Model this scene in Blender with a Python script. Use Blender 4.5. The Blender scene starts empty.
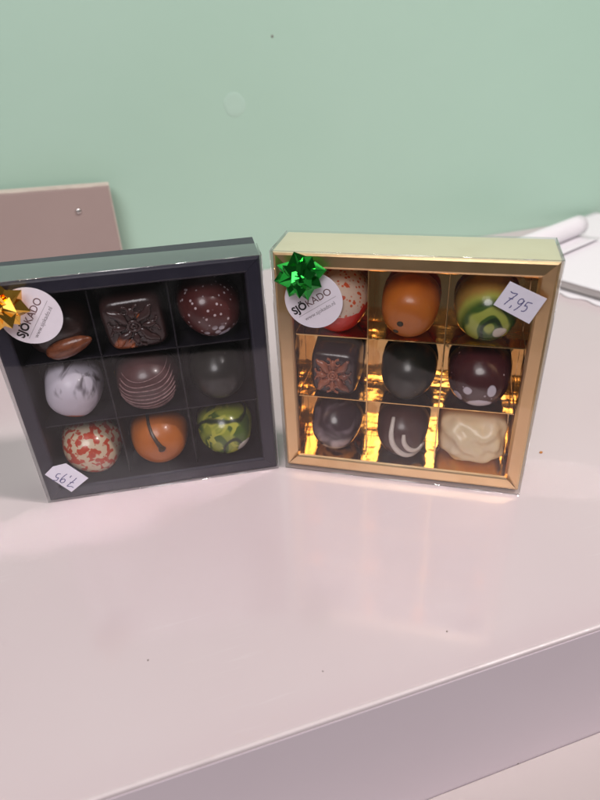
import bpy, bmesh, math, random
from mathutils import Vector, Matrix, noise

S = bpy.context.scene
COL = S.collection
PI = math.pi
random.seed(4)

# ------------------------------------------------------------------ camera
CAM_H, PITCH, ROLL, FPX = 0.20661, 0.5633, -0.05364, 601.5
cam_d = bpy.data.cameras.new('camera')
cam = bpy.data.objects.new('camera', cam_d)
COL.objects.link(cam)
cam_d.sensor_fit = 'VERTICAL'
cam_d.sensor_height = 24.0
cam_d.lens = FPX / 800 * 24.0
cam_d.clip_start = 0.005
cam_d.clip_end = 50
_f = Vector((0, math.cos(PITCH), -math.sin(PITCH)))
_r = Vector((1, 0, 0))
_u = _r.cross(_f)
_c, _s = math.cos(ROLL), math.sin(ROLL)
_right = _c * _r + _s * _u
_up = -_s * _r + _c * _u
cam.matrix_world = Matrix((( _right.x, _up.x, -_f.x, 0), (_right.y, _up.y, -_f.y, 0),
                           (_right.z, _up.z, -_f.z, CAM_H), (0, 0, 0, 1)))
cam_d.dof.use_dof = True
cam_d.dof.focus_distance = 0.285
cam_d.dof.aperture_fstop = cam_d.lens / 2.9
S.camera = cam

# ------------------------------------------------------------------ world and lamps (indoor shop)
world = bpy.data.worlds.new('World')
S.world = world
world.use_nodes = True
world.node_tree.nodes['Background'].inputs[0].default_value = (1.0, 0.95, 0.94, 1)
world.node_tree.nodes['Background'].inputs[1].default_value = 0.08


def area(name, loc, target, size, power, color):
    d = bpy.data.lights.new(name, 'AREA')
    d.shape = 'DISK'
    d.size = size
    d.energy = power
    d.color = color
    o = bpy.data.objects.new(name, d)
    COL.objects.link(o)
    o.location = loc
    o.rotation_euler = (Vector(target) - Vector(loc)).to_track_quat('-Z', 'Y').to_euler()
    return o


area('ceiling_spot', (0.78, 0.03, 1.28), (0, 0.25, 0.03), 0.15, 14.5, (1.0, 0.92, 0.90))
area('ceiling_panel', (-0.35, -0.55, 1.65), (0, 0.35, 0.05), 0.9, 4.5, (1.0, 0.94, 0.95))
area('shop_front_light', (-0.25, -1.05, 1.42), (0, 0.30, 0.05), 0.9, 16.5, (1.0, 0.95, 0.97))

vs = S.view_settings
vs.view_transform = 'Standard'
vs.look = 'None'
vs.gamma = 1.0
vs.exposure = 0.0
S.render.engine = 'CYCLES'
S.cycles.use_denoising = True
S.cycles.transparent_max_bounces = 16
S.cycles.max_bounces = 10
S.cycles.glossy_bounces = 6
S.cycles.caustics_reflective = True
S.cycles.sample_clamp_indirect = 0.0
S.cycles.blur_glossy = 0.15


# ------------------------------------------------------------------ materials
class NT:
    """small helper around one material's node tree"""
    def __init__(self, name):
        self.m = bpy.data.materials.new(name)
        self.m.use_nodes = True
        self.t = self.m.node_tree
        self.n = self.t.nodes
        self.b = self.n['Principled BSDF']
        self.out = self.n['Material Output']
        self._co = None
        self.shift = 0.0

    def new(self, kind, **kw):
        x = self.n.new(kind)
        for k, v in kw.items():
            setattr(x, k, v)
        return x

    def link(self, a, b):
        self.t.links.new(a, b)

    def co(self):
        if self._co is None:
            self._co = self.new('ShaderNodeTexCoord').outputs['Object']
            if self.shift:
                x = self.new('ShaderNodeMapping')
                self.link(self._co, x.inputs[0])
                x.inputs['Location'].default_value = (0, -self.shift, 0)
                self._co = x.outputs[0]
        return self._co

    def math(self, op, a, b=0.0, clamp=False):
        x = self.new('ShaderNodeMath', operation=op)
        x.use_clamp = clamp
        for i, v in enumerate((a, b)):
            if hasattr(v, 'type'):
                self.link(v, x.inputs[i])
            else:
                x.inputs[i].default_value = v
        return x.outputs[0]

    def ramp(self, v, lo, hi):
        x = self.new('ShaderNodeMapRange')
        x.interpolation_type = 'SMOOTHSTEP'
        self.link(v, x.inputs[0])
        x.inputs[1].default_value = lo
        x.inputs[2].default_value = hi
        return x.outputs[0]

    def noise(self, scale, detail=3.0, dist=0.0, rough=0.5, co=None):
        x = self.new('ShaderNodeTexNoise')
        self.link(co or self.co(), x.inputs['Vector'])
        x.inputs['Scale'].default_value = scale
        x.inputs['Detail'].default_value = detail
        x.inputs['Distortion'].default_value = dist
        x.inputs['Roughness'].default_value = rough
        return x.outputs['Fac']

    def shifted(self, off, scale=(1, 1, 1), rot=(0, 0, 0)):
        x = self.new('ShaderNodeMapping')
        self.link(self.co(), x.inputs[0])
        x.inputs['Location'].default_value = off
        x.inputs['Rotation'].default_value = rot
        x.inputs['Scale'].default_value = scale
        return x.outputs[0]

    def mask(self, spec):
        k = spec[0]
        if k == 'noise':            # scale, lo, hi, detail, distortion, offset
            sc, lo, hi = spec[1:4]
            de = spec[4] if len(spec) > 4 else 2
            di = spec[5] if len(spec) > 5 else 0
            of = spec[6] if len(spec) > 6 else (0, 0, 0)
            st = spec[7] if len(spec) > 7 else (1, 1, 1)
            return self.ramp(self.noise(sc, de, di, co=self.shifted(of, st)), lo, hi)
        if k == 'spots':            # scale, radius, keep fraction
            v = self.new('ShaderNodeTexVoronoi')
            self.link(self.co(), v.inputs['Vector'])
            v.inputs['Scale'].default_value = spec[1]
            d = self.ramp(v.outputs['Distance'], spec[2], spec[2] * 0.6)
            sep = self.new('ShaderNodeSeparateColor')
            self.link(v.outputs['Color'], sep.inputs[0])
            return self.math('MULTIPLY', d, self.math('GREATER_THAN', sep.outputs[0], 1 - spec[3]))
        if k == 'blob':             # centre, radius, softness, noise amount, noise scale, stretch
            c, r, so = spec[1:4]
            na = spec[4] if len(spec) > 4 else 0.0
            ns = spec[5] if len(spec) > 5 else 200
            st = spec[6] if len(spec) > 6 else (1, 1, 1)
            sub = self.new('ShaderNodeVectorMath', operation='SUBTRACT')
            self.link(self.co(), sub.inputs[0])
            sub.inputs[1].default_value = c
            mul = self.new('ShaderNodeVectorMath', operation='MULTIPLY')
            self.link(sub.outputs[0], mul.inputs[0])
            mul.inputs[1].default_value = st
            ln = self.new('ShaderNodeVectorMath', operation='LENGTH')
            self.link(mul.outputs[0], ln.inputs[0])
            v = ln.outputs['Value']
            if na:
                nn = self.math('SUBTRACT', self.noise(ns, 3), 0.5)
                v = self.math('ADD', v, self.math('MULTIPLY', nn, na))
            return self.ramp(v, r + so, r - so)
        if k == 'axis':             # direction, lo, hi, noise amount, noise scale
            dp = self.new('ShaderNodeVectorMath', operation='DOT_PRODUCT')
            self.link(self.co(), dp.inputs[0])
            dp.inputs[1].default_value = spec[1]
            v = dp.outputs['Value']
            if len(spec) > 4:
                nn = self.math('SUBTRACT', self.noise(spec[5], 3), 0.5)
                v = self.math('ADD', v, self.math('MULTIPLY', nn, spec[4]))
            return self.ramp(v, spec[2], spec[3])
        if k == 'wave':             # scale, distortion, lo, hi, offset
            x = self.new('ShaderNodeTexWave')
            x.wave_type = 'RINGS'
            x.rings_direction = 'Z'
            self.link(self.shifted(spec[5] if len(spec) > 5 else (0, 0, 0)), x.inputs['Vector'])
            x.inputs['Scale'].default_value = spec[1]
            x.inputs['Distortion'].default_value = spec[2]
            x.inputs['Detail'].default_value = 1.5
            x.inputs['Detail Scale'].default_value = 1.2
            return self.ramp(x.outputs['Fac'], spec[3], spec[4])
        if k == 'and':
            return self.math('MULTIPLY', self.mask(spec[1]), self.mask(spec[2]))
        if k == 'scale':
            return self.math('MULTIPLY', self.mask(spec[1]), spec[2])
        raise ValueError(k)


def mat(name, base, rough=0.4, metal=0.0, layers=(), coat=0.0, spec=0.5, bump=None, sss=0.0, rough_var=0.0,
        coat_rough=0.08, shift=0.0):
    """procedural principled material: base colour + masked colour layers + noise relief"""
    t = NT(name)
    t.shift = shift                                # moves the pattern up the piece
    b = t.b
    b.inputs['Base Color'].default_value = (*base, 1)
    b.inputs['Roughness'].default_value = rough
    b.inputs['Metallic'].default_value = metal
    b.inputs['Specular IOR Level'].default_value = spec
    b.inputs['Coat Weight'].default_value = coat
    b.inputs['Coat Roughness'].default_value = coat_rough
    if sss:
        b.inputs['Subsurface Weight'].default_value = sss
        b.inputs['Subsurface Radius'].default_value = (0.004, 0.0025, 0.0015)
        b.inputs['Subsurface Scale'].default_value = 1.0
    prev = None
    for m, col in layers:
        mx = t.new('ShaderNodeMix', data_type='RGBA')
        if prev is None:
            mx.inputs[6].default_value = (*base, 1)
        else:
            t.link(prev, mx.inputs[6])
        mx.inputs[7].default_value = (*col, 1)
        t.link(t.mask(m), mx.inputs[0])
        prev = mx.outputs[2]
    if prev is not None:
        t.link(prev, b.inputs['Base Color'])
    if rough_var:
        r = t.math('ADD', t.math('MULTIPLY', t.math('SUBTRACT', t.noise(rough_var[0], 4), 0.5), rough_var[1]), rough, True)
        t.link(r, b.inputs['Roughness'])
    if bump:
        bp = t.new('ShaderNodeBump')
        bp.inputs['Strength'].default_value = 1.0
        bp.inputs['Distance'].default_value = bump[1]
        t.link(t.noise(bump[0], bump[2] if len(bump) > 2 else 3), bp.inputs['Height'])
        t.link(bp.outputs[0], b.inputs['Normal'])
        if coat:
            t.link(bp.outputs[0], b.inputs['Coat Normal'])
    return t.m


def film_material(name, tint, f0=0.11, haze=0.02, wave=0.00035, wave_scale=22):
    """thin clear plastic sheet: see-through with the mirror reflection of a two-sided film"""
    t = NT(name)
    geo = t.new('ShaderNodeNewGeometry')
    bp = t.new('ShaderNodeBump')
    bp.inputs['Strength'].default_value = 1.0
    bp.inputs['Distance'].default_value = wave
    t.link(t.noise(wave_scale, 2), bp.inputs['Height'])
    dp = t.new('ShaderNodeVectorMath', operation='DOT_PRODUCT')
    t.link(bp.outputs[0], dp.inputs[0])
    t.link(geo.outputs['Incoming'], dp.inputs[1])
    c = t.math('ABSOLUTE', dp.outputs['Value'])
    p5 = t.math('POWER', t.math('SUBTRACT', 1.0, c, True), 2.5)
    F = t.math('ADD', t.math('MULTIPLY', p5, 1 - f0), f0, True)
    tr = t.new('ShaderNodeBsdfTransparent')
    tr.inputs[0].default_value = (*tint, 1)
    df = t.new('ShaderNodeBsdfDiffuse')
    df.inputs[0].default_value = (0.9, 0.9, 0.9, 1)
    m1 = t.new('ShaderNodeMixShader')
    sm = t.math('MULTIPLY', t.ramp(t.noise(55, 5, 0.6), 0.45, 0.75), haze)
    t.link(sm, m1.inputs[0])
    t.link(tr.outputs[0], m1.inputs[1])
    t.link(df.outputs[0], m1.inputs[2])
    gl = t.new('ShaderNodeBsdfGlossy')
    gl.inputs['Roughness'].default_value = 0.045
    t.link(bp.outputs[0], gl.inputs['Normal'])
    m2 = t.new('ShaderNodeMixShader')
    t.link(F, m2.inputs[0])
    t.link(m1.outputs[0], m2.inputs[1])
    t.link(gl.outputs[0], m2.inputs[2])
    t.link(m2.outputs[0], t.out.inputs['Surface'])
    t.n.remove(t.b)
    return t.m


# ------------------------------------------------------------------ mesh helpers
def tag(o, label=None, cat=None, group=None, kind=None):
    if label: o['label'] = label
    if cat: o['category'] = cat
    if group: o['group'] = group
    if kind: o['kind'] = kind
    return o


def obj(name, me, m=None, parent=None, loc=None, rot=None, smooth=False):
    o = bpy.data.objects.new(name, me)
    COL.objects.link(o)
    if m: me.materials.append(m)
    if smooth: me.shade_smooth()
    if parent: o.parent = parent
    if loc is not None: o.location = loc
    if rot is not None: o.rotation_euler = rot
    return o


def empty(name, loc, rz=0.0):
    o = bpy.data.objects.new(name, None)
    o.empty_display_size = 0.02
    COL.objects.link(o)
    o.location = loc
    o.rotation_euler = (0, 0, rz)
    return o


def mesh(name, verts, faces):
    me = bpy.data.meshes.new(name)
    me.from_pydata([tuple(v) for v in verts], [], faces)
    me.update()
    return me


def fix(me):
    bm = bmesh.new()
    bm.from_mesh(me)
    bmesh.ops.recalc_face_normals(bm, faces=bm.faces)
    bm.to_mesh(me)
    bm.free()
    return me


def box_mesh(name, lo, hi, bev=0.0, seg=2):
    bm = bmesh.new()
    vs_ = [bm.verts.new((x, y, z)) for z in (lo[2], hi[2]) for y in (lo[1], hi[1]) for x in (lo[0], hi[0])]
    for f in ((0, 2, 3, 1), (4, 5, 7, 6), (0, 1, 5, 4), (2, 6, 7, 3), (0, 4, 6, 2), (1, 3, 7, 5)):
        bm.faces.new([vs_[i] for i in f])
    if bev:
        bmesh.ops.bevel(bm, geom=bm.edges[:], offset=bev, segments=seg, affect='EDGES', profile=0.5)
    me = bpy.data.meshes.new(name)
    bm.to_mesh(me)
    bm.free()
    return me


def tube(pts, rad, seg=8, cap=True):
    """verts, faces of a tube along pts; rad is a number or a list"""
    V, F = [], []
    n = len(pts)
    pts = [Vector(p) for p in pts]
    prev = None
    for i, p in enumerate(pts):
        d = (pts[min(i + 1, n - 1)] - pts[max(i - 1, 0)]).normalized()
        a = prev if prev is not None else (Vector((0, 0, 1)) if abs(d.z) < 0.9 else Vector((1, 0, 0)))
        a = (a - d * a.dot(d)).normalized()
        b = d.cross(a)
        prev = a
        r = rad[i] if isinstance(rad, (list, tuple)) else rad
        for k in range(seg):
            t = 2 * PI * k / seg
            V.append(p + a * r * math.cos(t) + b * r * math.sin(t))
    for i in range(n - 1):
        for k in range(seg):
            k2 = (k + 1) % seg
            F.append((i * seg + k, i * seg + k2, (i + 1) * seg + k2, (i + 1) * seg + k))
    if cap:
        F.append(tuple(range(seg))[::-1])
        F.append(tuple((n - 1) * seg + k for k in range(seg)))
    return V, F


class MB:
    def __init__(self):
        self.V, self.F = [], []

    def add(self, V, F):
        o = len(self.V)
        self.V += [Vector(v) for v in V]
        self.F += [tuple(i + o for i in f) for f in F]
        return self

    def mesh(self, name):
        return fix(mesh(name, self.V, self.F))


def text_mesh(body, width, bold=0.0, shear=0.0):
    """lettering as a flat mesh, baseline on x, starting at the origin, scaled to `width`"""
    cu = bpy.data.curves.new('lettering', 'FONT')
    cu.body = body
    cu.size = 1.0
    cu.offset = bold
    cu.shear = shear
    cu.resolution_u = 4
    o = bpy.data.objects.new('lettering_source', cu)
    COL.objects.link(o)
    dg = bpy.context.evaluated_depsgraph_get()
    dg.update()
    me = bpy.data.meshes.new_from_object(o.evaluated_get(dg))
    bpy.data.objects.remove(o)
    bpy.data.curves.remove(cu)
    xs = [v.co.x for v in me.vertices]
    x0, s = min(xs), width / (max(xs) - min(xs))
    for v in me.vertices:
        v.co.x = (v.co.x - x0) * s
        v.co.y *= s
    me.materials.clear()
    return me


# ------------------------------------------------------------------ setting: counter, shelf, wall
CA = 0.27904                                     # the counter runs at this angle
Tdir = Vector((math.cos(CA), math.sin(CA), 0))
Ndir = Vector((-math.sin(CA), math.cos(CA), 0))
BACK, FRONT, RISE = 0.55806, 0.11195, 0.088


def tn(t, n, z=0.0):
    return Tdir * t + Ndir * n + Vector((0, 0, z))


counter_mat = mat('counter_laminate', (0.600, 0.510, 0.525), 0.12, spec=0.5,
                  layers=[(('noise', 7, 0.35, 0.75, 3), (0.585, 0.488, 0.506)),
                          (('scale', ('and', ('noise', 30, 0.60, 0.66, 4, 0.2, (0, 0, 0), (0.6, 14, 1)), ('noise', 11, 0.5, 0.62, 2)), 0.4), (0.64, 0.57, 0.58))],
                  bump=(9, 0.00035, 2), rough_var=(24, 0.18))
shelf_mat = mat('shelf_laminate', (0.47, 0.41, 0.40), 0.5, spec=0.4, layers=[(('noise', 9, 0.35, 0.75, 3), (0.455, 0.395, 0.39))], bump=(9, 0.0002, 2))
wall_mat = mat('mint_wall_panel', (0.440, 0.650, 0.525), 0.42, spec=0.8,
               layers=[(('noise', 3.2, 0.35, 0.7, 3), (0.460, 0.665, 0.545))],
               bump=(30, 0.00025, 3), rough_var=(6, 0.12))

counter = obj('counter', box_mesh('counter', (-0.9, FRONT, -RISE - 0.02), (1.4, BACK, 0.0), 0.0017, 4), counter_mat,
              rot=(0, 0, CA))
tag(counter, kind='structure')
edge_highlight_mat = mat('edge_highlight_tone', (0.68, 0.60, 0.61), 0.25, layers=[(('noise', 60, 0.45, 0.8, 4), (0.62, 0.54, 0.55))], bump=(120, 0.0002, 3))  # added bead, paler than the laminate to stand in for the edge highlight
obj('edge_highlight', box_mesh('edge_highlight', (-0.899, FRONT - 0.0002, -0.0022), (1.399, FRONT + 0.0016, 0.0002), 0.0007, 3), edge_highlight_mat, counter)
riser_lit_mat = mat('riser_lit_lilac', (0.68, 0.60, 0.655), 0.35, spec=0.4, layers=[(('noise', 8, 0.35, 0.75, 3), (0.66, 0.575, 0.63))], bump=(25, 0.0002, 3))  # added lilac face, painted paler to make up for weak light on the riser
obj('riser_lit_face', box_mesh('riser_lit_face', (-0.899, FRONT - 0.00025, -RISE - 0.01), (1.399, FRONT + 0.001, -0.0023)), riser_lit_mat, counter)
shelf = obj('lower_shelf', box_mesh('lower_shelf', (-0.9, 0.015, -RISE - 0.02), (1.4, FRONT - 0.0004, -RISE), 0.0004, 2),
            shelf_mat, rot=(0, 0, CA))
tag(shelf, kind='structure')
wall = obj('wall', box_mesh('wall', (-1.2, BACK + 0.0006, -0.3), (1.7, BACK + 0.03, 0.75)), wall_mat, rot=(0, 0, CA))
tag(wall, kind='structure')


def lumpy_disc(r, h, seg=28, seed=0.0):
    V, F = [], []
    rings = [(1.0, 0), (0.92, 0.55), (0.7, 0.95), (0.4, 1.0), (0.12, 0.8)]
    for rr, hh in rings:
        for k in range(seg):
            a = 2 * PI * k / seg
            w = 1 + 0.16 * noise.noise(Vector((math.cos(a) * 1.3 + seed, math.sin(a) * 1.3, seed)))
            V.append((r * rr * w * math.cos(a), -h * hh, r * rr * w * math.sin(a)))
    for i in range(len(rings) - 1):
        for k in range(seg):
            F.append((i * seg + k, i * seg + (k + 1) % seg, (i + 1) * seg + (k + 1) % seg, (i + 1) * seg + k))
    F.append(tuple((len(rings) - 1) * seg + k for k in range(seg)))
    return fix(mesh('lumpy_disc', V, F))


patch_mat = mat('wall_filler', (0.475, 0.67, 0.56), 0.34, bump=(60, 0.0004))
dark_mat = mat('dark_speck', (0.20, 0.165, 0.15), 0.6)
obj('filler_patch', lumpy_disc(0.0095, 0.00025, seed=2.2), patch_mat, wall, loc=(0.116, BACK + 0.0005, 0.148), smooth=True)
obj('nail_hole', lumpy_disc(0.0010, 0.0004, 12, 5.1), dark_mat, wall, loc=(0.153, BACK + 0.0005, 0.196))

# ------------------------------------------------------------------ pinkish board against the wall
board_mat = mat('dusty_pink_board', (0.40, 0.305, 0.28), 0.5, spec=0.35,
                layers=[(('noise', 14, 0.35, 0.7, 4), (0.385, 0.293, 0.27))], bump=(120, 0.00012))
edge_mat = mat('pale_board_edge', (0.60, 0.50, 0.44), 0.55, layers=[(('noise', 90, 0.4, 0.7, 3), (0.52, 0.42, 0.37))])
steel_mat = mat('screw_steel', (0.62, 0.60, 0.58), 0.25, 1.0)
board = empty('board', tn(-0.14, BACK - 0.014), CA)
tag(board, 'dusty pink flat board with one screw, standing behind the dark chocolate box', 'board')
tilt = math.radians(2.2)
obj('panel', box_mesh('panel', (-0.22, -0.008, 0.0005), (0.1395, 0.006, 0.098), 0.0006), board_mat, board, rot=(0, 0, 0))
tp = obj('edge_band', box_mesh('edge_band', (-0.22, -0.0078, 0.0981), (0.1407, 0.006, 0.0991), 0.0003), edge_mat, board)
sd = obj('edge_band', box_mesh('edge_band', (0.1396, -0.0078, 0.0005), (0.1407, 0.006, 0.098), 0.0003), edge_mat, board)
for k in list(board.children):                    # the board's top runs very slightly up to the left
    for v in k.data.vertices:
        v.co.z += max(0.0, v.co.z) / 0.098 * (0.1395 - v.co.x) * 0.035
bm = bmesh.new()
bmesh.ops.create_uvsphere(bm, u_segments=16, v_segments=8, radius=0.0023)
for v in bm.verts: v.co.y *= 0.55
me = bpy.data.meshes.new('screw_head'); bm.to_mesh(me); bm.free()
obj('screw_head', me, steel_mat, board, loc=(0.1125, -0.0085, 0.0815), smooth=True)

# ------------------------------------------------------------------ papers behind the gold box
paper_mat = mat('white_paper', (0.80, 0.77, 0.80), 0.6, spec=0.3, bump=(60, 0.0002))
page_mat = mat('page_block', (0.50, 0.46, 0.46), 0.7, layers=[(('noise', 30, 0.4, 0.7, 3, 0, (0, 0, 0), (1, 1, 40)), (0.62, 0.58, 0.57))])
cover_mat = mat('pad_backing', (0.30, 0.27, 0.27), 0.6)
D1 = Vector((0.6, -0.8, 0)); D2 = Vector((0.8, 0.6, 0))
pad_rot = math.atan2(0.6, 0.8)                    # local x = D2, local y = -D1


def pd(d1, d2, z=0.0):
    return D1 * d1 + D2 * d2 + Vector((0, 0, z))


pad = empty('note_pad', pd(-0.22, 0.57), pad_rot)
tag(pad, 'thick white note pad lying flat on the counter behind the gold box', 'note pad')
obj('backing', box_mesh('backing', (-0.0985, -0.12, 0.0012), (0.11, 0.115, 0.0026), 0.0003), cover_mat, pad)
obj('page_block', box_mesh('page_block', (-0.098, -0.119, 0.0027), (0.109, 0.114, 0.0082), 0.0004), page_mat, pad)


def sheet(name, x0, x1, y0, y1, z, thick, amp, nx=26, ny=26, seed=0.0, ragged=0.0):
    V, F = [], []
    for s in (0, 1):
        for j in range(ny + 1):
            for i in range(nx + 1):
                u, v = i / nx, j / ny
                x = x0 + (x1 - x0) * u
                y = y0 + (y1 - y0) * v
                if ragged and i in (0, 1):
                    x += ragged * noise.noise(Vector((v * 7, seed, 0.3))) * (1 - i * 0.5)
                h = amp * (noise.noise(Vector((u * 2.2 + seed, v * 2.2, seed))) * 0.5 + 0.5)
                V.append((x, y, z + h + s * thick))
    N = (nx + 1) * (ny + 1)
    for j in range(ny):
        for i in range(nx):
            a = j * (nx + 1) + i
            F.append((a, a + nx + 1, a + nx + 2, a + 1))
            F.append((N + a, N + a + 1, N + a + nx + 2, N + a + nx + 1))
    rim = [i for i in range(nx + 1)] + [j * (nx + 1) + nx for j in range(1, ny + 1)] + \
          [ny * (nx + 1) + i for i in range(nx - 1, -1, -1)] + [j * (nx + 1) for j in range(ny - 1, 0, -1)]
    for k in range(len(rim)):
        a, b = rim[k], rim[(k + 1) % len(rim)]
        F.append((a, b, N + b, N + a))
    return fix(mesh(name, V, F))


obj('top_page', sheet('top_page', -0.0995, 0.108, -0.119, 0.114, 0.0083, 0.0003, 0.0012, seed=1.4), paper_mat, pad, smooth=True)

slip = obj('paper_slip', sheet('paper_slip', -0.018, 0.03, -0.045, 0.05, 0.0002, 0.0006, 0.0003, seed=4.2, ragged=0.008),
           paper_mat, loc=pd(-0.215, 0.482), rot=(0, 0, pad_rot), smooth=True)
tag(slip, 'torn white paper slip sticking out from under the note pad', 'paper')

# a loose sheet whose far end is rolled into a tube
V, F = [], []
prof = []
R0 = 0.0098
for k in range(7):                                # flap lying towards the viewer
    s = k / 7
    prof.append((0.024 * (1 - s), 0.0010 + 0.0022 * (1 - s) ** 2))
for k in range(60):                               # then two turns of a roll
    a = -PI / 2 - 2 * PI * 1.9 * k / 59
    r = R0 - 0.0022 * k / 59
    prof.append((r * math.cos(a), R0 + r * math.sin(a) + 0.0008))
nx = 10
for i in range(nx + 1):
    for (y, z) in prof:
        V.append((-0.120 + 0.130 * i / nx, -y, z))
m_ = len(prof)
for i in range(nx):
    for k in range(m_ - 1):
        F.append((i * m_ + k, (i + 1) * m_ + k, (i + 1) * m_ + k + 1, i * m_ + k + 1))
roll = obj('paper_roll', mesh('paper_roll', V, F), paper_mat, loc=pd(-0.302, 0.577, 0.0098), rot=(0, 0, pad_rot), smooth=True)
md = roll.modifiers.new('thickness', 'SOLIDIFY'); md.thickness = 0.00035
tag(roll, 'white sheet rolled into a tube, lying on the note pad by the wall', 'paper roll')

# ------------------------------------------------------------------ chocolate boxes
W, H, D, FR, DD = 0.12, 0.1188, 0.029, 0.0073, 0.0049
TF = 0.0240                                       # depth of the tray floor the chocolates stand on
POSE = {'dark': (-0.13297, 0.24075, 0.15407, 0.0004), 'gold': (-0.00894, 0.25924, -0.26673, 0.0020)}

navy = mat('navy_card', (0.023, 0.021, 0.037), 0.36, spec=0.5, bump=(700, 0.00003, 3),
           layers=[(('noise', 60, 0.4, 0.75, 4), (0.028, 0.025, 0.043))], rough_var=(40, 0.12))
navy_in = mat('navy_card_inside', (0.011, 0.009, 0.014), 0.42, spec=0.4, bump=(500, 0.00003, 3))
gold = mat('gold_foil_frame', (0.93, 0.66, 0.37), 0.32, 1.0, bump=(130, 0.00010, 4), rough_var=(60, 0.16),
           layers=[(('noise', 90, 0.45, 0.8, 5), (0.88, 0.60, 0.31))])
gold_in = mat('gold_foil_inside', (0.76, 0.49, 0.21), 0.09, 1.0, bump=(45, 0.0008, 3), rough_var=(50, 0.10),
              layers=[(('noise', 120, 0.5, 0.85, 5), (0.68, 0.42, 0.16))])
gold_top_glare = mat('pale_gold_glare', (0.80, 0.74, 0.50), 0.34, 0.15, bump=(90, 0.0001), layers=[(('noise', 50, 0.4, 0.7), (0.77, 0.70, 0.46))])  # overhead glare on the box top, put into the colour as a pale tone
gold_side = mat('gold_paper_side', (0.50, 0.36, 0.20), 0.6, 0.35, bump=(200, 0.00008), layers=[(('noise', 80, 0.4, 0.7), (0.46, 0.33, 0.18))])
film_a = film_material('clear_plastic_lid', (0.98, 0.98, 0.985), 0.052, 0.010)
film_b = film_material('clear_plastic_sleeve', (0.985, 0.98, 0.965), 0.052, 0.010)
sticker_mat = mat('sticker_paper', (0.86, 0.80, 0.88), 0.45, spec=0.4, layers=[(('noise', 200, 0.4, 0.7), (0.84, 0.78, 0.86))])
ink_black = mat('black_print', (0.016, 0.012, 0.016), 0.5, layers=[(('noise', 600, 0.5, 0.7), (0.025, 0.02, 0.025))])
ink_brown = mat('brown_print', (0.13, 0.045, 0.05), 0.5, layers=[(('noise', 600, 0.5, 0.7), (0.15, 0.06, 0.06))])
ink_grey = mat('grey_print', (0.18, 0.15, 0.17), 0.5, layers=[(('noise', 600, 0.5, 0.7), (0.22, 0.19, 0.2))])
ink_blue = mat('blue_pen', (0.055, 0.05, 0.20), 0.5, layers=[(('noise', 900, 0.4, 0.7), (0.09, 0.085, 0.26))])
tag_mat = mat('price_tag_paper', (0.82, 0.79, 0.90), 0.55, layers=[(('noise', 300, 0.4, 0.7), (0.80, 0.77, 0.88))])


def rail_mesh(side, gap, tiltout, slant=0.0):
    """one mitred hollow-wall rail; side 0 bottom, 1 right, 2 top, 3 left"""
    g = 0.00006
    # cross-section (inward distance s, depth y), ring order
    sec = [(0.0, D), (0.0, 0.0014 + tiltout), (0.0004, 0.0005 + tiltout), (0.0013, 0.0001 + tiltout * 0.7),
           (FR - 0.0013, slant * 0.8), (FR - 0.0005, 0.0003 + slant), (FR, 0.0011 + slant), (FR, D)]
    V, F = [], []
    L = W if side in (0, 2) else H
    for e in (0, 1):
        for s, y in sec:
            a = s + g if e == 0 else L - s - g
            if side == 0: V.append((a, y, s + gap))
            elif side == 2: V.append((a, y, H - s + gap))
            elif side == 3: V.append((s, y, a + gap))
            else: V.append((W - s, y, a + gap))
    m = len(sec)
    for k in range(m):
        F.append((k, (k + 1) % m, m + (k + 1) % m, m + k))
    F.append(tuple(range(m)))
    F.append(tuple(range(m, 2 * m)))
    return fix(mesh('frame_rail', V, F))


def film_mesh(gap, depth_l, depth_r, p=0.0007, low=0.0002):
    """clear cover: front, top, bottom and two sides, open behind; creases rounded"""
    bm = bmesh.new()
    xs, zs = (-p, W + p), (low, H + gap + p)
    q = {}
    for i, x in enumerate(xs):
        for k, z in enumerate(zs):
            q[i, 0, k] = bm.verts.new((x, -p, z))
            q[i, 1, k] = bm.verts.new((x, depth_l if i == 0 else depth_r, z))
    fs = [((0, 0, 0), (1, 0, 0), (1, 0, 1), (0, 0, 1)), ((0, 0, 1), (1, 0, 1), (1, 1, 1), (0, 1, 1)),
          ((0, 1, 0), (1, 1, 0), (1, 0, 0), (0, 0, 0)), ((0, 1, 0), (0, 0, 0), (0, 0, 1), (0, 1, 1)),
          ((1, 0, 0), (1, 1, 0), (1, 1, 1), (1, 0, 1))]
    for f in fs: bm.faces.new([q[k] for k in f])
    ed = [e for e in bm.edges if len(e.link_faces) == 2]
    bmesh.ops.bevel(bm, geom=ed, offset=0.0006, segments=3, affect='EDGES', profile=0.5)
    bmesh.ops.recalc_face_normals(bm, faces=bm.faces)
    me = bpy.data.meshes.new('clear_cover')
    bm.to_mesh(me); bm.free()
    return me


def ribbon(pts, w, h=0.00004):
    """thin raised pen stroke lying in the x/z plane, facing -y"""
    V, F = [], []
    n = len(pts)
    for i in range(n):
        a = Vector(pts[max(i - 1, 0)]); b = Vector(pts[min(i + 1, n - 1)])
        d = (b - a).normalized(); nn = Vector((-d.y, d.x))
        wi = w * (0.75 + 0.25 * math.sin(i * 1.7))
        for s in (-1, 1):
            p = Vector(pts[i]) + nn * wi * 0.5 * s
            V += [(p.x, 0, p.y), (p.x, -h, p.y)]
    for i in range(n - 1):
        b = i * 4
        F += [(b + 1, b + 5, b + 7, b + 3), (b, b + 4, b + 5, b + 1), (b + 2, b + 3, b + 7, b + 6)]
    return V, F


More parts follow.
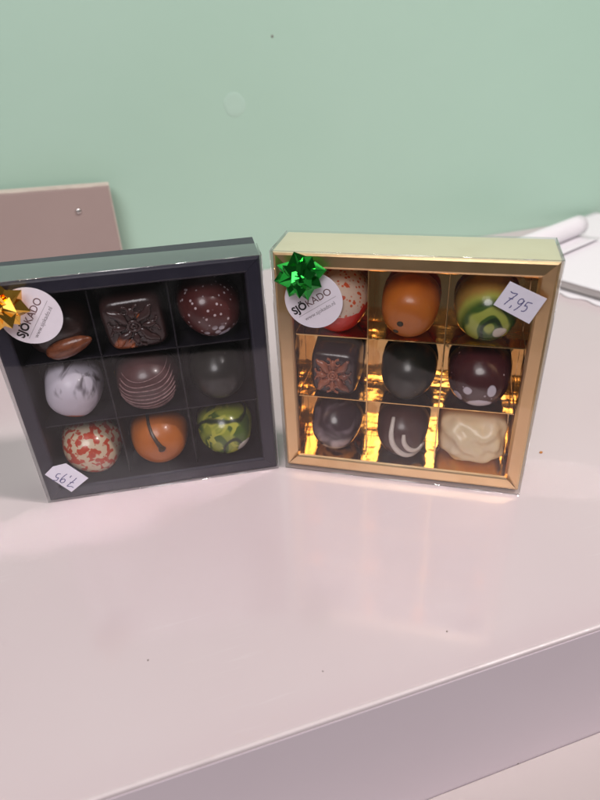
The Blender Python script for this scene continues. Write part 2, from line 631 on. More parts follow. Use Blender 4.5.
def smooth_path(pts, n=8):
    out = []
    P = [Vector(pts[0])] + [Vector(p) for p in pts] + [Vector(pts[-1])]
    for i in range(1, len(P) - 2):
        for k in range(n):
            t = k / n
            a, b, c, d = P[i - 1], P[i], P[i + 1], P[i + 2]
            out.append(0.5 * ((2 * b) + (c - a) * t + (2 * a - 5 * b + 4 * c - d) * t * t + (3 * b - a - 3 * c + d) * t ** 3))
    out.append(P[-2])
    return out


# pen strokes of the hand-written price, unit height
PRICE = [
    [(0.00, 0.98), (0.18, 0.93), (0.42, 1.0), (0.50, 0.97), (0.36, 0.62), (0.22, 0.28), (0.12, -0.06)],
    [(0.14, 0.50), (0.30, 0.53), (0.44, 0.56)],
    [(0.58, 0.12), (0.60, 0.02), (0.55, -0.12)],
    [(1.16, 0.72), (1.02, 0.86), (0.86, 0.74), (0.84, 0.50), (0.97, 0.42), (1.12, 0.56), (1.18, 0.80), (1.14, 0.42), (1.04, 0.10), (0.92, -0.14)],
    [(1.42, 0.80), (1.38, 0.48), (1.52, 0.52), (1.62, 0.36), (1.56, 0.12), (1.36, 0.04)],
    [(1.42, 0.80), (1.56, 0.83), (1.74, 0.86)],
]


def price_tag(root, off, outline, pos, ang, h, label, bend=0.0):
    """cut paper tag stuck on the clear front; outline and pos in box-front coordinates"""
    cx = sum(p[0] for p in outline) / len(outline); cz = sum(p[1] for p in outline) / len(outline)
    V, F = [], []
    n = len(outline)
    for y in (0.0, -0.00018):
        for (x, z) in outline: V.append((x - cx, y, z - cz))
    F.append(tuple(range(n))); F.append(tuple(range(n, 2 * n)))
    for k in range(n): F.append((k, (k + 1) % n, n + (k + 1) % n, n + k))
    o = obj('price_tag', fix(mesh('price_tag', V, F)), tag_mat, root, loc=(cx + off[0], -0.00078 + off[1], cz + off[2]))
    o['label'] = label
    mb = MB()
    for st in PRICE:
        mb.add(*ribbon([p * h for p in smooth_path(st)], h * 0.085))
    obj('handwriting', mb.mesh('handwriting'), ink_blue, o, loc=(pos[0] - cx, -0.00020, pos[1] - cz), rot=(0, -ang, 0))
    return o


def sticker(root, off, c, r, ang, label):
    V, F = [], []
    n = 64
    for y in (0.0, -0.00016):
        for k in range(n):
            a = 2 * PI * k / n
            V.append((r * math.cos(a), y, r * math.sin(a)))
    F.append(tuple(range(n))); F.append(tuple(range(n, 2 * n)))
    for k in range(n): F.append((k, (k + 1) % n, n + (k + 1) % n, n + k))
    o = obj('sticker', fix(mesh('sticker', V, F)), sticker_mat, root, loc=(c[0] + off[0], -0.00076 + off[1], c[1] + off[2]))
    o['label'] = label
    ca, sa = math.cos(ang), math.sin(ang)

    def put(me, x, z, m):
        t = obj('lettering', me, m, o)
        t.matrix_local = Matrix.Translation((ca * x - sa * z, -0.00019, sa * x + ca * z)) @ Matrix.Rotation(-ang, 4, 'Y') @ Matrix.Rotation(PI / 2, 4, 'X')
        return t
    k = r / 0.0121
    put(text_mesh('SJ\u00d6', 0.0068 * k, 0.036), -0.0105 * k, -0.0012 * k, ink_black)
    put(text_mesh('KADO', 0.0118 * k, 0.003), -0.0033 * k, -0.0012 * k, ink_brown)
    put(text_mesh('www.sjokado.nl', 0.0150 * k), -0.0078 * k, -0.0058 * k, ink_grey)
    ln = obj('rule_line', box_mesh('rule_line', (-0.0095 * k, -0.00004, 0), (0.0092 * k, 0, 0.00012 * k)), ink_grey, o)
    ln.matrix_local = Matrix.Translation((sa * 0.0030 * k, -0.00017, -ca * 0.0030 * k)) @ Matrix.Rotation(-ang, 4, 'Y')
    return o


def bow(root, off, c, r, m, label, seed):
    """star-shaped foil gift bow: three tiers of folded ribbon points"""
    rnd = random.Random(seed)
    base = empty('gift_bow', (c[0] + off[0], -0.0010 + off[1], c[1] + off[2]))
    base.parent = root
    V, F = tube([(0, 0.0, 0), (0, -0.0012, 0)], r * 0.45, 20)
    core = obj('core', fix(mesh('core', V, F)), m, base)
    base['label'] = label
    tiers = [(8, 12, 1.0, 0.0), (7, 38, 0.90, 0.0012), (4, 66, 0.70, 0.0026)]
    for cnt, elev, ln, y0 in tiers:
        ph = rnd.uniform(0, 2 * PI)
        for k in range(cnt):
            az = ph + 2 * PI * k / cnt + rnd.uniform(-0.12, 0.12)
            el = math.radians(elev + rnd.uniform(-9, 9))
            L = r * ln * rnd.uniform(0.9, 1.06)
            w = r * 0.50 * rnd.uniform(0.9, 1.1)
            h = r * 0.32 * rnd.uniform(0.85, 1.15)
            # folded ribbon: flat underside, two creased upper faces, blunt pointed tip
            P = [(0.08 * L, -w * 0.5, 0), (0.08 * L, w * 0.5, 0), (0.55 * L, -w * 0.78, 0.1 * h), (0.55 * L, w * 0.78, 0.1 * h),
                 (L, 0, 0.25 * h), (0.10 * L, -w * 0.35, h * 0.8), (0.10 * L, w * 0.35, h * 0.8),
                 (0.52 * L, -w * 0.10, h * 1.25), (0.52 * L, w * 0.16, h * 1.2)]
            Fc = [(0, 1, 3, 2), (2, 3, 4), (0, 2, 7, 5), (1, 6, 8, 3), (5, 7, 8, 6), (2, 4, 7), (4, 3, 8), (7, 4, 8)]
            tw = rnd.uniform(-0.5, 0.5)
            M = Matrix.Rotation(-az, 4, 'Y') @ Matrix.Rotation(-el, 4, 'Z') @ Matrix.Rotation(tw, 4, 'X')
            Vv = []
            for p in P:                            # x outward, z -> -y (towards viewer)
                q = M @ Vector((p[0], -p[2], p[1]))
                Vv.append((q.x, q.y - y0 - 0.0012, q.z))
            obj('loop', mesh('loop', Vv, Fc), m, base)
    return base


def make_box(kind):
    x, y, a, gap = POSE[kind]
    cx = x + math.cos(a) * W / 2 - math.sin(a) * D / 2
    cy = y + math.sin(a) * W / 2 + math.cos(a) * D / 2
    root = empty('chocolate_box', (cx, cy, 0), a)
    off = (-W / 2, -D / 2, 0.0)
    fm, im = (navy, navy_in) if kind == 'dark' else (gold, gold_in)
    for s in range(4):
        o = obj('frame_rail', rail_mesh(s, gap, 0.0 if kind == 'dark' else 0.0, 0.0 if kind == 'dark' else (0.0004, 0.0026, 0.0, 0.0026)[s]), fm, root, loc=off)
        o.data.materials.append(im)
        if kind == 'gold':
            o.data.materials.append(gold_side)
            o.data.materials.append(gold_top_glare)
        for p in o.data.polygons:                 # the inner wall of each rail is lined
            c = p.center
            inner = {0: p.normal.z > 0.9, 2: p.normal.z < -0.9, 3: p.normal.x > 0.9, 1: p.normal.x < -0.9}[s]
            if inner: p.material_index = 1
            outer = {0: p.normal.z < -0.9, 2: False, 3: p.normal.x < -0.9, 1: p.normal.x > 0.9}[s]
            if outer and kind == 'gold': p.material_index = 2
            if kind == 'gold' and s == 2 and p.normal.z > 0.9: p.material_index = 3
    obj('back_panel', box_mesh('back_panel', (FR + 0.0001, TF + 0.0001, FR + gap + 0.0001), (W - FR - 0.0001, D - 0.0005, H - FR + gap - 0.0001)), im, root, loc=off)
    iw, ih = W - 2 * FR, H - 2 * FR
    th = 0.00035
    for k in (1, 2):
        px = FR + iw * k / 3
        v = obj('divider', box_mesh('divider', (px - th, DD, FR + gap + 0.0002), (px + th, TF, H - FR + gap - 0.0002), 0.00012), im, root, loc=off)
        pz = FR + ih * k / 3 + gap
        h = obj('divider', box_mesh('divider', (FR + 0.0002, DD + 0.0002, pz - th), (W - FR - 0.0002, TF - 0.0001, pz + th), 0.00012), im, root, loc=off)
    return root, off, gap


crease_mat = film_material('plastic_crease', (0.97, 0.97, 0.97), 0.30, 0.9, 0.0001, 200)


def creases(cover, gap, depth, p=0.0007):
    """folded edges of a clear cover, where the sheet shows milky"""
    x0, x1, z0, z1 = -p, W + p, 0.0004, H + gap + p
    for a_, b_ in (((x0, -p, z0), (x1, -p, z0)), ((x0, -p, z1), (x1, -p, z1)), ((x0, -p, z0), (x0, -p, z1)), ((x1, -p, z0), (x1, -p, z1)),
                   ((x1, -p, z1), (x1, depth, z1)), ((x0, -p, z1), (x0, depth, z1))):
        V, F = tube([a_, b_], 0.00022, 6)
        obj('crease', fix(mesh('crease', V, F)), crease_mat, cover, smooth=True)


dark_root, off, gapd = make_box('dark')
tag(dark_root, 'dark navy box of nine chocolates with clear lid and gold bow', 'chocolate box', 'boxes of nine chocolates')
creases(obj('clear_cover', film_mesh(gapd, 0.0210, 0.0165), film_a, dark_root, loc=off), gapd, 0.016)
sticker(dark_root, off, (0.0187, 0.1035), 0.0131, math.radians(54), 'round white shop sticker under the gold bow')
price_tag(dark_root, off, [(0.0023, 0.0186), (0.0072, 0.0228), (0.0138, 0.0236), (0.0222, 0.0124), (0.0121, 0.0052)],
          (0.0172, 0.0130), math.radians(180 - 34), 0.0064, 'white price tag stuck on upside down')
bow_gold = mat('gold_bow_foil', (0.95, 0.56, 0.10), 0.16, 1.0, layers=[(('noise', 180, 0.45, 0.8), (0.88, 0.44, 0.06))])
bow_green = mat('green_bow_foil', (0.03, 0.38, 0.055), 0.20, 1.0, layers=[(('noise', 180, 0.45, 0.8), (0.01, 0.29, 0.035))])
bow(dark_root, off, (0.0085, 0.1115), 0.0130, bow_gold, 'shiny gold foil gift bow on the left corner', 11)

gold_root, off2, gapg = make_box('gold')
tag(gold_root, 'gold foil box of nine chocolates in clear sleeve with green bow', 'chocolate box', 'boxes of nine chocolates')
creases(obj('clear_cover', film_mesh(gapg, D + 0.0006, D + 0.0006), film_b, gold_root, loc=off2), gapg, D)
sticker(gold_root, off2, (0.0183, 0.0990), 0.0134, math.radians(33), 'round white shop sticker under the green bow')
price_tag(gold_root, off2, [(0.1013, 0.1122), (0.1166, 0.1054), (0.1114, 0.0938), (0.0960, 0.1016)],
          (0.0997, 0.1026), math.radians(-24), 0.0060, 'white price tag stuck on the upper right corner')
bow(gold_root, off2, (0.0138, 0.1120), 0.0126, bow_green, 'shiny green foil gift bow on the left corner', 23)


# ------------------------------------------------------------------ chocolates
TAPER = 0.08


def profile(t, pn):
    """radius factor and height factor of the moulded side at t in 0..1"""
    ang = t * PI / 2
    z = math.sin(ang) ** (2 / pn) if t > 0 else 0.0
    return max(0.0, math.cos(ang)) ** (2 / pn) * (1 - TAPER * z), z


def dome(rx, ry, h, pn=3.2, cm=2.0, seg=44, rings=22, lump=0.0007, lscale=75, seed=0.0):
    """moulded chocolate standing on z=0: superellipse plan, slightly tapered side, rounded cap"""
    V, F = [], []
    for i in range(rings):
        t = i / rings
        s, z = profile(t, pn)
        for k in range(seg):
            a = 2 * PI * k / seg
            ca, sa = math.cos(a), math.sin(a)
            x = math.copysign(abs(ca) ** (2 / cm), ca) * rx * s
            y = math.copysign(abs(sa) ** (2 / cm), sa) * ry * s
            p = Vector((x, y, z * h))
            if lump:
                d = noise.noise(p * lscale + Vector((seed, seed * 2, 0)))
                nrm = Vector((x, y, z * h * 0.7 + 0.002)).normalized()
                p += nrm * lump * d * min(1.0, t * 4)
            V.append(p)
    V.append(Vector((0, 0, h + (lump * noise.noise(Vector((seed, seed * 2, h * lscale))) if lump else 0))))
    top = len(V) - 1
    for i in range(rings - 1):
        for k in range(seg):
            k2 = (k + 1) % seg
            F.append((i * seg + k, i * seg + k2, (i + 1) * seg + k2, (i + 1) * seg + k))
    for k in range(seg):
        F.append(((rings - 1) * seg + k, (rings - 1) * seg + (k + 1) % seg, top))
    F.append(tuple(range(seg))[::-1])
    return mesh('chocolate', V, F)


def dome_point(rx, ry, h, pn, x, y, lift=0.0):
    """point of a round dome's surface above plan point x, y"""
    e = math.sqrt((x / rx) ** 2 + (y / ry) ** 2)
    lo, hi = 0.0, 1.0
    for _ in range(30):
        m = (lo + hi) / 2
        if profile(m, pn)[0] > e: lo = m
        else: hi = m
    return Vector((x, y, profile(lo, pn)[1] * h + lift))


def place(kind, col, row, r, dx=0.0, spin=0.0, tilt=0.20):
    """pose of a chocolate: base against the tray floor, leaning out, its underside resting on the card below"""
    return (kind, col, row, dx, spin, tilt)


def pose_matrix(me, P):
    kind, col, row, dx, spin, tilt = P
    x, y, a, gap = POSE[kind]
    iw, ih = W - 2 * FR, H - 2 * FR
    R = Matrix.Rotation(PI / 2, 4, 'X') @ Matrix.Rotation(tilt, 4, 'X') @ Matrix.Rotation(spin, 4, 'Z')
    co = [R @ v.co for v in me.vertices]
    lo = min(c.z for c in co); hi = max(c.z for c in co)
    room = ih / 3 - 0.0009
    if hi - lo > room:                             # keep it inside its compartment
        k = room / (hi - lo)
        for v in me.vertices: v.co.y *= k
        return pose_matrix(me, P)
    ly = TF - max(c.y for c in co)
    ly = max(ly, 0.0006 - min(c.y for c in co)) if ly + min(c.y for c in co) < 0.0006 else ly
    lx = FR + iw * (col + 0.5) / 3 + dx
    lz = FR + gap + ih * (2 - row) / 3 + 0.0005 - lo
    return Matrix.Translation((x, y, 0)) @ Matrix.Rotation(a, 4, 'Z') @ Matrix.Translation((lx, ly, lz)) @ R


GD, GG = 'chocolates in the dark box', 'chocolates in the gold box'


def choc(me, m, M, label, group, name='chocolate'):
    o = obj(name, me, m, smooth=True)
    o.matrix_world = pose_matrix(me, M)
    tag(o, label, 'chocolate', group)
    return o


def part(name, V, F, m, parent, smooth=True):
    o = obj(name, fix(mesh(name, V, F)), m, parent, smooth=smooth)
    return o


C_DARK = (0.030, 0.013, 0.011)
dark_ch = mat('dark_chocolate', C_DARK, 0.30, coat=0.25, bump=(300, 0.00006), layers=[(('noise', 150, 0.4, 0.7), (0.040, 0.018, 0.015))])
black_ch = mat('black_chocolate', (0.013, 0.013, 0.010), 0.30, coat=0.15, layers=[(('noise', 150, 0.45, 0.7), (0.020, 0.019, 0.014)), (('spots', 420, 0.16, 0.10), (0.16, 0.15, 0.13))])
milk_rose = mat('rosy_milk_chocolate', (0.085, 0.034, 0.034), 0.32, coat=0.2, layers=[(('noise', 120, 0.4, 0.7), (0.105, 0.044, 0.044))])
caramel = mat('caramel_brown', (0.24, 0.070, 0.026), 0.34, coat=0.3, layers=[(('noise', 260, 0.4, 0.75, 4, 0.4, (0, 0, 0), (1, 3, 1)), (0.13, 0.036, 0.016))], bump=(420, 0.0002))

# ---- dark box, top row
o = choc(dome(0.0152, 0.0136, 0.0185, 3.40, 2.4, lump=0.0006, seed=3), dark_ch, place('dark', 0, 0, 0.0138),
         'dark chocolate topped with a brown nut, partly hidden behind the left sticker', GD)
bm = bmesh.new(); bmesh.ops.create_uvsphere(bm, u_segments=28, v_segments=16, radius=1.0)
for v in bm.verts:
    p = v.co.copy()
    tp_ = 1 - 0.25 * p.x
    v.co = Vector((p.x * 0.0112, p.y * 0.0048 * tp_, p.z * 0.0040 * tp_)) + p * 0.0003 * noise.noise(p * 2.5)
me = bpy.data.meshes.new('nut'); bm.to_mesh(me); bm.free()
obj('nut', me, caramel, o, loc=(0.0048, -0.0036, 0.0182), rot=(0.25, 0, 0.30), smooth=True)


def ornament(rx):
    """moulded flourish: rosette ring, four curled corners and four side leaves, on z=0"""
    mb = MB()
    def ring(cx, cy, r, tr, a0=0, a1=2 * PI, n=18, z=0.0004):
        mb.add(*tube([(cx + r * math.cos(a0 + (a1 - a0) * i / n), cy + r * math.sin(a0 + (a1 - a0) * i / n), z) for i in range(n + 1)], tr, 7))
    ring(0, 0, 0.0022, 0.0007); ring(0, 0, 0.0009, 0.0006)
    for k in range(4):
        a = PI / 2 * k + PI / 4
        ca, sa = math.cos(a), math.sin(a)
        def rot(x, y): return (ca * x - sa * y, sa * x + ca * y)
        # corner leaf
        n = 9
        mb.add(*tube([(*rot(0.0022 + 0.0092 * i / n, 0.0005 * math.sin(i)), 0.0003) for i in range(n + 1)],
                     [0.0005 + 0.0013 * math.sin(PI * min(1, i / n * 1.05)) ** 0.8 for i in range(n + 1)], 8))
        for s in (-1, 1):
            pts = []
            for i in range(16):
                t = i / 15
                r = 0.0021 * (1 - 0.62 * t)
                q = 0.6 + 4.6 * t
                pts.append((*rot(0.0066 + r * math.cos(q), s * (0.0030 + r * math.sin(q))), 0.0004))
            mb.add(*tube(pts, [0.00062 - 0.0003 * i / 15 for i in range(16)], 7))
        b = PI / 2 * k
        cb, sb = math.cos(b), math.sin(b)
        n = 7
        mb.add(*tube([(cb * (0.0030 + 0.0052 * i / n), sb * (0.0030 + 0.0052 * i / n), 0.0003) for i in range(n + 1)],
                     [0.0004 + 0.0011 * math.sin(PI * i / n) for i in range(n + 1)], 8))
    for v in mb.V:
        v.x += 0.0003 * noise.noise(v * 300); v.y += 0.0003 * noise.noise(v * 300 + Vector((9, 0, 0)))
    return mb.mesh('relief')


def square_choc(M, m, rm, label, group, q=0.0128, p=0.0128):
    o = choc(dome(q, p, 0.0180, 8.0, 5.0, seg=56, rings=22, lump=0.0003, seed=7), m, M, label, group)
    rl = obj('relief', ornament(0.0125), rm, o, loc=(0, 0, 0.0180), smooth=True)
    rl.scale = (q / 0.0124, p / 0.0124, 1.0)
    return o


copper = (0.40, 0.115, 0.045)
dark_sq = mat('dark_square', (0.040, 0.018, 0.017), 0.28, coat=0.3, bump=(420, 0.00015),
              layers=[(('and', ('blob', (-0.0062, -0.0108, 0.0176), 0.0050, 0.0008, 0.003, 260), ('noise', 200, 0.25, 0.42)), copper)])
rel_sq = mat('dark_relief', (0.055, 0.027, 0.026), 0.26, coat=0.35,
             layers=[(('blob', (-0.0058, -0.0080, 0.0), 0.0040, 0.0008, 0.002, 260), copper), (('blob', (0.0022, 0.0045, 0.0), 0.0012, 0.0004), copper)])
square_choc(place('dark', 1, 0, 0.0158, 0.0, 0.05, 0.10), dark_sq, rel_sq,
            'square dark chocolate with a copper smear, in the dark box top middle', GD, 0.0152, 0.0146)

speck = mat('speckled_red_brown', (0.105, 0.026, 0.024), 0.28, shift=0.003, coat=0.3,
            layers=[(('noise', 90, 0.4, 0.75), (0.075, 0.018, 0.018)),
                    (('spots', 430, 0.34, 0.42), (0.60, 0.48, 0.50)),
                    (('and', ('spots', 300, 0.52, 0.75), ('blob', (0.009, -0.009, 0.018), 0.0085, 0.002)), (0.70, 0.64, 0.70)),
                    (('blob', (0.0100, -0.0062, 0.0175), 0.0027, 0.0004, 0.0016, 300), (0.70, 0.66, 0.76))])
choc(dome(0.0166, 0.0142, 0.0212, 2.80, 2.0, seed=2), speck, place('dark', 2, 0, 0.0163, 0.0, -0.7),
     'red-brown egg-shaped chocolate with fine white speckles in the dark box', GD)

# ---- dark box, middle row
marb = mat('white_marbled', (0.66, 0.61, 0.70), 0.42, shift=0.003, coat=0.1, sss=0.05,
           layers=[(('scale', ('noise', 75, 0.52, 0.70, 1.5, 0.9, (0.2, 0.4, 0.1)), 0.12), (0.26, 0.22, 0.28)),
                   (('and', ('noise', 110, 0.44, 0.66, 2.5, 0.8, (0.3, 0.1, 0), (1.5, 0.6, 1)), ('axis', (0.1, 1, 0.10), 0.0010, 0.0055)), (0.075, 0.058, 0.075)),
                   (('blob', (0.0010, -0.0118, 0.0165), 0.0030, 0.0006, 0.003, 330, (0.6, 1.5, 1)), (0.50, 0.12, 0.05))])
choc(dome(0.0142, 0.0154, 0.0208, 2.9, 2.2, lump=0.0007, seed=5), marb, place('dark', 0, 1, 0.0160, -0.001, -0.25),
     'white marbled chocolate with dark streaks and an orange dab', GD)

o = choc(dome(0.0162, 0.0150, 0.0208, 3.1, 2.0, lump=0.0002), milk_rose, place('dark', 1, 1, 0.0161, 0.0),
         'rosy brown dome chocolate with thin piped lines in the dark box', GD)
line_m = mat('piped_rose', (0.30, 0.17, 0.17), 0.4, layers=[(('noise', 400, 0.4, 0.7), (0.16, 0.08, 0.08))])
for i in range(9):                                # drizzled lines sagging across the dome
    y0 = 0.0098 - 0.0021 * i
    half = 0.0146 * math.sqrt(max(0.05, 1 - ((y0 - 0.0015) / 0.0152) ** 2)) * 0.93
    sag = 0.0010 + 0.00042 * i
    pts = []
    for k in range(41):
        u = -1 + 2 * k / 40
        yy = y0 - sag * (1 - u * u) + 0.0009 * u + 0.00018 * math.sin(5 * u + i)
        pts.append(dome_point(0.0162, 0.0150, 0.0208, 3.1, half * u, yy, 0.0002))
    V, F = tube(pts, 0.00024 + 0.00007 * (i % 3), 6)
    part('piped_line', V, F, line_m, o)

choc(dome(0.0146, 0.0148, 0.0208, 3.0, 2.0, seed=1), black_ch, place('dark', 2, 1, 0.0151),
     'plain near-black dome chocolate in the dark box', GD)

# ---- dark box, bottom row
red_w = mat('red_blotched_white', (0.66, 0.52, 0.36), 0.30, coat=0.35, sss=0.05,
            layers=[(('noise', 300, 0.51, 0.56, 1.5, 0.3, (0.5, 0.2, 0.7)), (0.52, 0.055, 0.016)),
                    (('spots', 260, 0.46, 0.55), (0.48, 0.045, 0.014)),
                    (('axis', (0.45, -1, 0.0), 0.0088, 0.0100, 0.010, 130), (0.52, 0.045, 0.014))])
choc(dome(0.0160, 0.0144, 0.0212, 2.8, 2.0, seed=3.3), red_w, place('dark', 0, 2, 0.0159, 0.0, -0.6),
     'cream egg-shaped chocolate with red blotches above the upside-down price tag', GD)

orange_m = mat('orange_shell', (0.53, 0.150, 0.020), 0.36, coat=0.2, sss=0.05,
               layers=[(('noise', 110, 0.4, 0.75), (0.48, 0.130, 0.018)), (('scale', ('spots', 260, 0.2, 0.15), 0.5), (0.33, 0.10, 0.03))], bump=(900, 0.00004))
stem_m = mat('dark_drip', (0.075, 0.050, 0.035), 0.3, coat=0.3, layers=[(('noise', 500, 0.4, 0.7), (0.05, 0.032, 0.024))])
o = choc(dome(0.0156, 0.0150, 0.0210, 2.9, 2.0, lump=0.0003), orange_m, place('dark', 1, 2, 0.0159), 
         'orange dome chocolate with a dark stem-shaped drip', GD)
pts = [dome_point(0.0156, 0.0150, 0.0210, 2.9, x * 1.1, y * 1.0 + 0.0030, 0.0002) for x, y in ((-0.0040, 0.0115), (-0.0034, 0.0102), (-0.0022, 0.0080), (-0.0006, 0.0052), (0.0008, 0.0022), (0.0014, 0.0006), (0.0016, -0.0004))]
V, F = tube(pts, [0.0009, 0.0009, 0.0009, 0.0010, 0.0013, 0.0021, 0.0012], 10)
part('drip', V, F, stem_m, o)


def green_mat(name, base, seed, white_c, wr):
    return mat(name, base, 0.26, shift=0.003, coat=0.4, sss=0.04,
               layers=[(('wave', 34, 9.0, 0.40, 0.85, (0.004 + seed * 0.01, 0.003, 0)), (0.075, 0.130, 0.020)),
                       (('noise', 70, 0.54, 0.62, 1.2, 3.0, (seed + 0.31, 0.7, 0)), (0.48, 0.47, 0.07)),
                       (('wave', 30, 12.0, 0.78, 1.0, (-0.003, 0.006, 0)), (0.022, 0.038, 0.012)),
                       (('blob', white_c, wr, 0.0005, 0.003, 260, (1, 1.2, 1)), (0.70, 0.64, 0.56))])


choc(dome(0.0154, 0.0148, 0.0210, 2.9, 2.0), green_mat('green_marbled', (0.30, 0.34, 0.045), 0.13, (0.0088, -0.0070, 0.0180), 0.0044),
     place('dark', 2, 2, 0.0155), 'olive green marbled chocolate with white patch in the dark box', GD)

# ---- gold box, top row
red_s = mat('red_speckled_white', (0.70, 0.54, 0.44), 0.30, shift=0.002, coat=0.35, sss=0.05,
            layers=[(('spots', 480, 0.42, 0.6), (0.58, 0.10, 0.03)), (('noise', 210, 0.60, 0.64, 1), (0.60, 0.09, 0.03)), (('spots', 300, 0.26, 0.35), (0.58, 0.10, 0.035)),
                    (('axis', (0.10, -1, 0.0), 0.0020, 0.0024, 0.0050, 190), (0.62, 0.022, 0.010))])
choc(dome(0.0146, 0.0150, 0.0212, 3.1, 2.0), red_s, place('gold', 0, 0, 0.0153, 0.0022),
     'white chocolate with red specks and red base, behind the right sticker', GG)

o = choc(dome(0.0136, 0.0140, 0.0212, 3.9, 2.0, rings=26, lump=0.0002), orange_m, place('gold', 1, 0, 0.0143, 0.0005),
         'orange chocolate with dark dots in the gold box top middle', GG)
dot_m = mat('dark_dot', (0.045, 0.035, 0.020), 0.4, layers=[(('noise', 600, 0.4, 0.7), (0.06, 0.045, 0.026))])
for (x, y, r) in ((-0.0032, -0.0012, 0.0015), (-0.0052, -0.0062, 0.0013)):
    c = dome_point(0.0136, 0.0140, 0.0212, 3.9, x, y)
    V, F = [], []
    n = 16
    for rr, l in ((1, 0.0001), (0.8, 0.00035), (0.0, 0.0004)):
        for k in range(n):
            a = 2 * PI * k / n
            V.append(dome_point(0.0136, 0.0140, 0.0212, 3.9, x + rr * r * math.cos(a), y + rr * r * math.sin(a), l))
    for i in range(2):
        for k in range(n): F.append((i * n + k, i * n + (k + 1) % n, (i + 1) * n + (k + 1) % n, (i + 1) * n + k))
    obj('dot', mesh('dot', V, F), dot_m, o, smooth=True)

choc(dome(0.0148, 0.0150, 0.0212, 3.1, 2.0),
     mat('green_orange_marbled', (0.40, 0.235, 0.06), 0.22, shift=0.003, coat=0.45, sss=0.04,
         layers=[(('blob', (0.001, -0.004, 0.0200), 0.0150, 0.0020, 0.003, 140), (0.38, 0.42, 0.080)),
                 (('and', ('wave', 40, 9.0, 0.40, 0.80, (-0.001, 0.004, 0)), ('blob', (0.001, -0.004, 0.0200), 0.0125, 0.002)), (0.055, 0.115, 0.018)),
                 (('and', ('wave', 34, 12.0, 0.75, 1.0, (-0.002, 0.005, 0)), ('blob', (0.001, -0.004, 0.0200), 0.011, 0.002)), (0.018, 0.040, 0.010)),
                 (('blob', (0.0056, -0.0066, 0.0200), 0.0030, 0.0004, 0.001, 300), (0.72, 0.64, 0.58))]),
     place('gold', 2, 0, 0.0153, -0.0005), 'green and orange marbled chocolate behind the upper right price tag', GG)

# ---- gold box, middle row
rel_cu = mat('copper_relief', (0.36, 0.120, 0.070), 0.34, coat=0.25,
             layers=[(('blob', (0.0085, 0.0, 0.0), 0.0042, 0.002, 0.004, 200, (1, 0.45, 1)), (0.16, 0.075, 0.065)),
                     (('noise', 260, 0.52, 0.7, 3), (0.20, 0.055, 0.030))])
sq2 = mat('dark_square_copper', (0.040, 0.022, 0.026), 0.28, coat=0.3, bump=(420, 0.00012),
          layers=[(('and', ('blob', (-0.001, -0.0005, 0.0180), 0.0068, 0.0014, 0.003, 260), ('noise', 240, 0.35, 0.55)), (0.27, 0.080, 0.048))])
square_choc(place('gold', 0, 1, 0.0140, 0.0005, -0.04, 0.06), sq2, rel_cu,
            'square dark chocolate with a copper flower relief in the gold box', GG, 0.0124, 0.0136)
choc(dome(0.0138, 0.0146, 0.0210, 2.9, 2.0, seed=4), black_ch, place('gold', 1, 1, 0.0149, 0.0014),
     'plain near-black dome chocolate in the gold box', GG)
choc(dome(0.0152, 0.0150, 0.0210, 3.0, 2.1),
     mat('white_blotched_red_brown', (0.075, 0.020, 0.024), 0.26, shift=0.0035, coat=0.35,
         layers=[(('noise', 90, 0.4, 0.7), (0.055, 0.015, 0.018)),
                 (('spots', 300, 0.20, 0.22), (0.50, 0.40, 0.44)),
                 (('blob', (0.0006, -0.0098, 0.0178), 0.0048, 0.0005, 0.0014, 260, (0.8, 1.35, 1)), (0.68, 0.62, 0.74)),
                 (('blob', (-0.0086, -0.0076, 0.0168), 0.0030, 0.0004, 0.001, 260), (0.62, 0.56, 0.66)),
                 (('blob', (-0.0052, -0.0022, 0.0200), 0.0021, 0.0004, 0.001, 260), (0.60, 0.54, 0.62)),
                 (('blob', (0.0054, -0.0016, 0.0200), 0.0026, 0.0004, 0.001, 260, (1.3, 0.8, 1)), (0.64, 0.58, 0.68))]),
     place('gold', 2, 1, 0.0153), 'dark red-brown chocolate with large white spots in the gold box', GG)

# ---- gold box, bottom row
choc(dome(0.0138, 0.0144, 0.0208, 2.9, 2.0),
     mat('purple_marbled', (0.055, 0.032, 0.040), 0.24, shift=0.002, coat=0.25,
         layers=[(('noise', 55, 0.46, 0.72, 1.2, 1.4, (0.4, 0.1, 0)), (0.20, 0.150, 0.180)),
                 (('and', ('noise', 60, 0.50, 0.66, 1.2, 1.6, (0.9, 0.6, 0)), ('axis', (-0.2, -1, 0.0), -0.002, 0.004)), (0.50, 0.40, 0.42)),
                 (('and', ('noise', 70, 0.42, 0.56, 2, 1.2, (0.2, 0.9, 0)), ('axis', (-0.25, -1, 0.0), 0.0062, 0.0080)), (0.66, 0.52, 0.40))]),
     place('gold', 0, 2, 0.0147), 'dark purple marbled chocolate with pale swirls at the lower edge', GG)

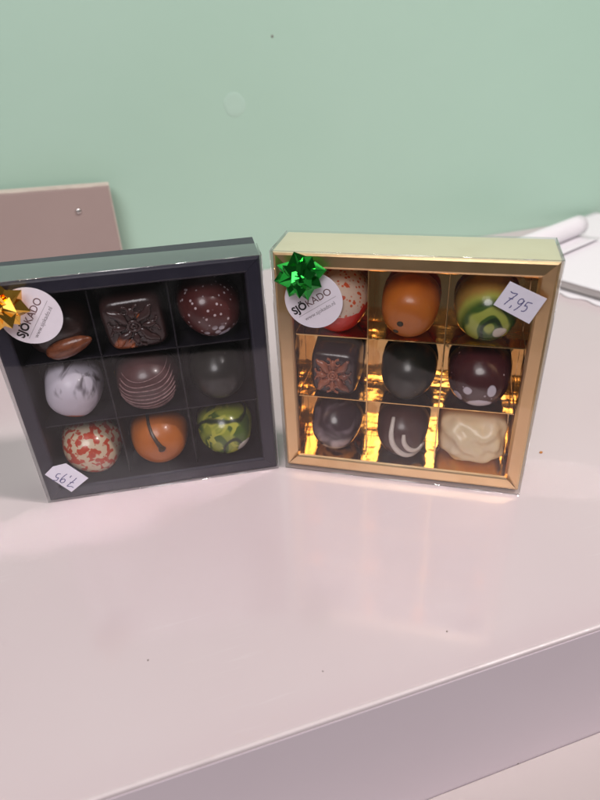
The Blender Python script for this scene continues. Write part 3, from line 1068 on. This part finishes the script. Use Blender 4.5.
o = choc(dome(0.0136, 0.0146, 0.0210, 3.0, 2.0, lump=0.0002), mat('plum_brown', (0.085, 0.036, 0.034), 0.33, coat=0.2, layers=[(('noise', 120, 0.4, 0.7), (0.072, 0.030, 0.028))]),
         place('gold', 1, 2, 0.0149), 'plum brown chocolate with two curved white stripes', GG)
white_ch = mat('white_stripe', (0.74, 0.66, 0.62), 0.38, coat=0.2, layers=[(('noise', 300, 0.4, 0.7), (0.70, 0.62, 0.57))])
for path, wmax in (([(-0.0036, 0.0080), (-0.0040, 0.0030), (-0.0026, -0.0025), (0.0010, -0.0072), (0.0056, -0.0098), (0.0092, -0.0090), (0.0100, -0.0072)], 0.0016),
                   ([(0.0016, 0.0040), (0.0020, 0.0000), (0.0040, -0.0036), (0.0074, -0.0060), (0.0096, -0.0046)], 0.0014)):
    pts = [dome_point(0.0136, 0.0146, 0.0210, 3.0, p.x * 1.12, p.y * 1.12 + 0.0032, 0.0001) for p in smooth_path([Vector(p) for p in path], 6)]
    n = len(pts)
    V, F = tube(pts, [max(0.00018, wmax * (0.25 + 0.75 * math.sin(PI * min(1, 0.12 + 0.86 * i / n)) ** 0.8)) for i in range(n)], 8)
    V = [Vector(v) for v in V]
    part('stripe', V, F, white_ch, o)

choc(dome(0.0172, 0.0140, 0.0205, 3.6, 4.0, seg=72, rings=32, lump=0.0026, lscale=150, seed=6.3),
     mat('ivory_chocolate', (0.84, 0.67, 0.44), 0.36, coat=0.15, sss=0.1, layers=[(('noise', 90, 0.4, 0.7), (0.82, 0.66, 0.47))]),
     place('gold', 2, 2, 0.0148, 0.0, 0.0, 0.06), 'knobbly ivory white chocolate at the lower right of the gold box', GG)

# ------------------------------------------------------------------ crumbs on the counter
orange_c = mat('orange_crumb', (0.55, 0.22, 0.05), 0.6, layers=[(('noise', 900, 0.4, 0.7), (0.4, 0.14, 0.03))])


def crumb(x, y, z, r, m, label, seed):
    bm = bmesh.new()
    bmesh.ops.create_icosphere(bm, subdivisions=2, radius=r)
    for v in bm.verts:
        v.co *= 1 + 0.45 * noise.noise(v.co / r * 1.1 + Vector((seed, 0, 0)))
        v.co.z = max(v.co.z * 0.7, -r * 0.35)
    me = bpy.data.meshes.new('crumb'); bm.to_mesh(me); bm.free()
    o = obj('crumb', me, m, loc=(x, y, z + r * 0.35))
    tag(o, label, 'crumb', 'crumbs on the counter')


crumb(-0.0641, 0.1447, 0.000, 0.00034, dark_mat, 'tiny dark crumb on the counter below the dark box', 1)
crumb(0.0530, 0.1504, 0.000, 0.00034, dark_mat, 'tiny dark crumb on the counter below the gold box, near the edge', 4.1)
crumb(0.0031, 0.1361, 0.000, 0.00028, dark_mat, 'faint tiny crumb in the middle of the empty counter', 7.2)
crumb(0.1304, 0.2598, 0.000, 0.0009, orange_c, 'tiny orange crumb right of the gold box', 10.3)
crumb(0.0915, 0.1425, -0.088, 0.00045, dark_mat, 'tiny dark crumb on the lower shelf at the step', 16.5)
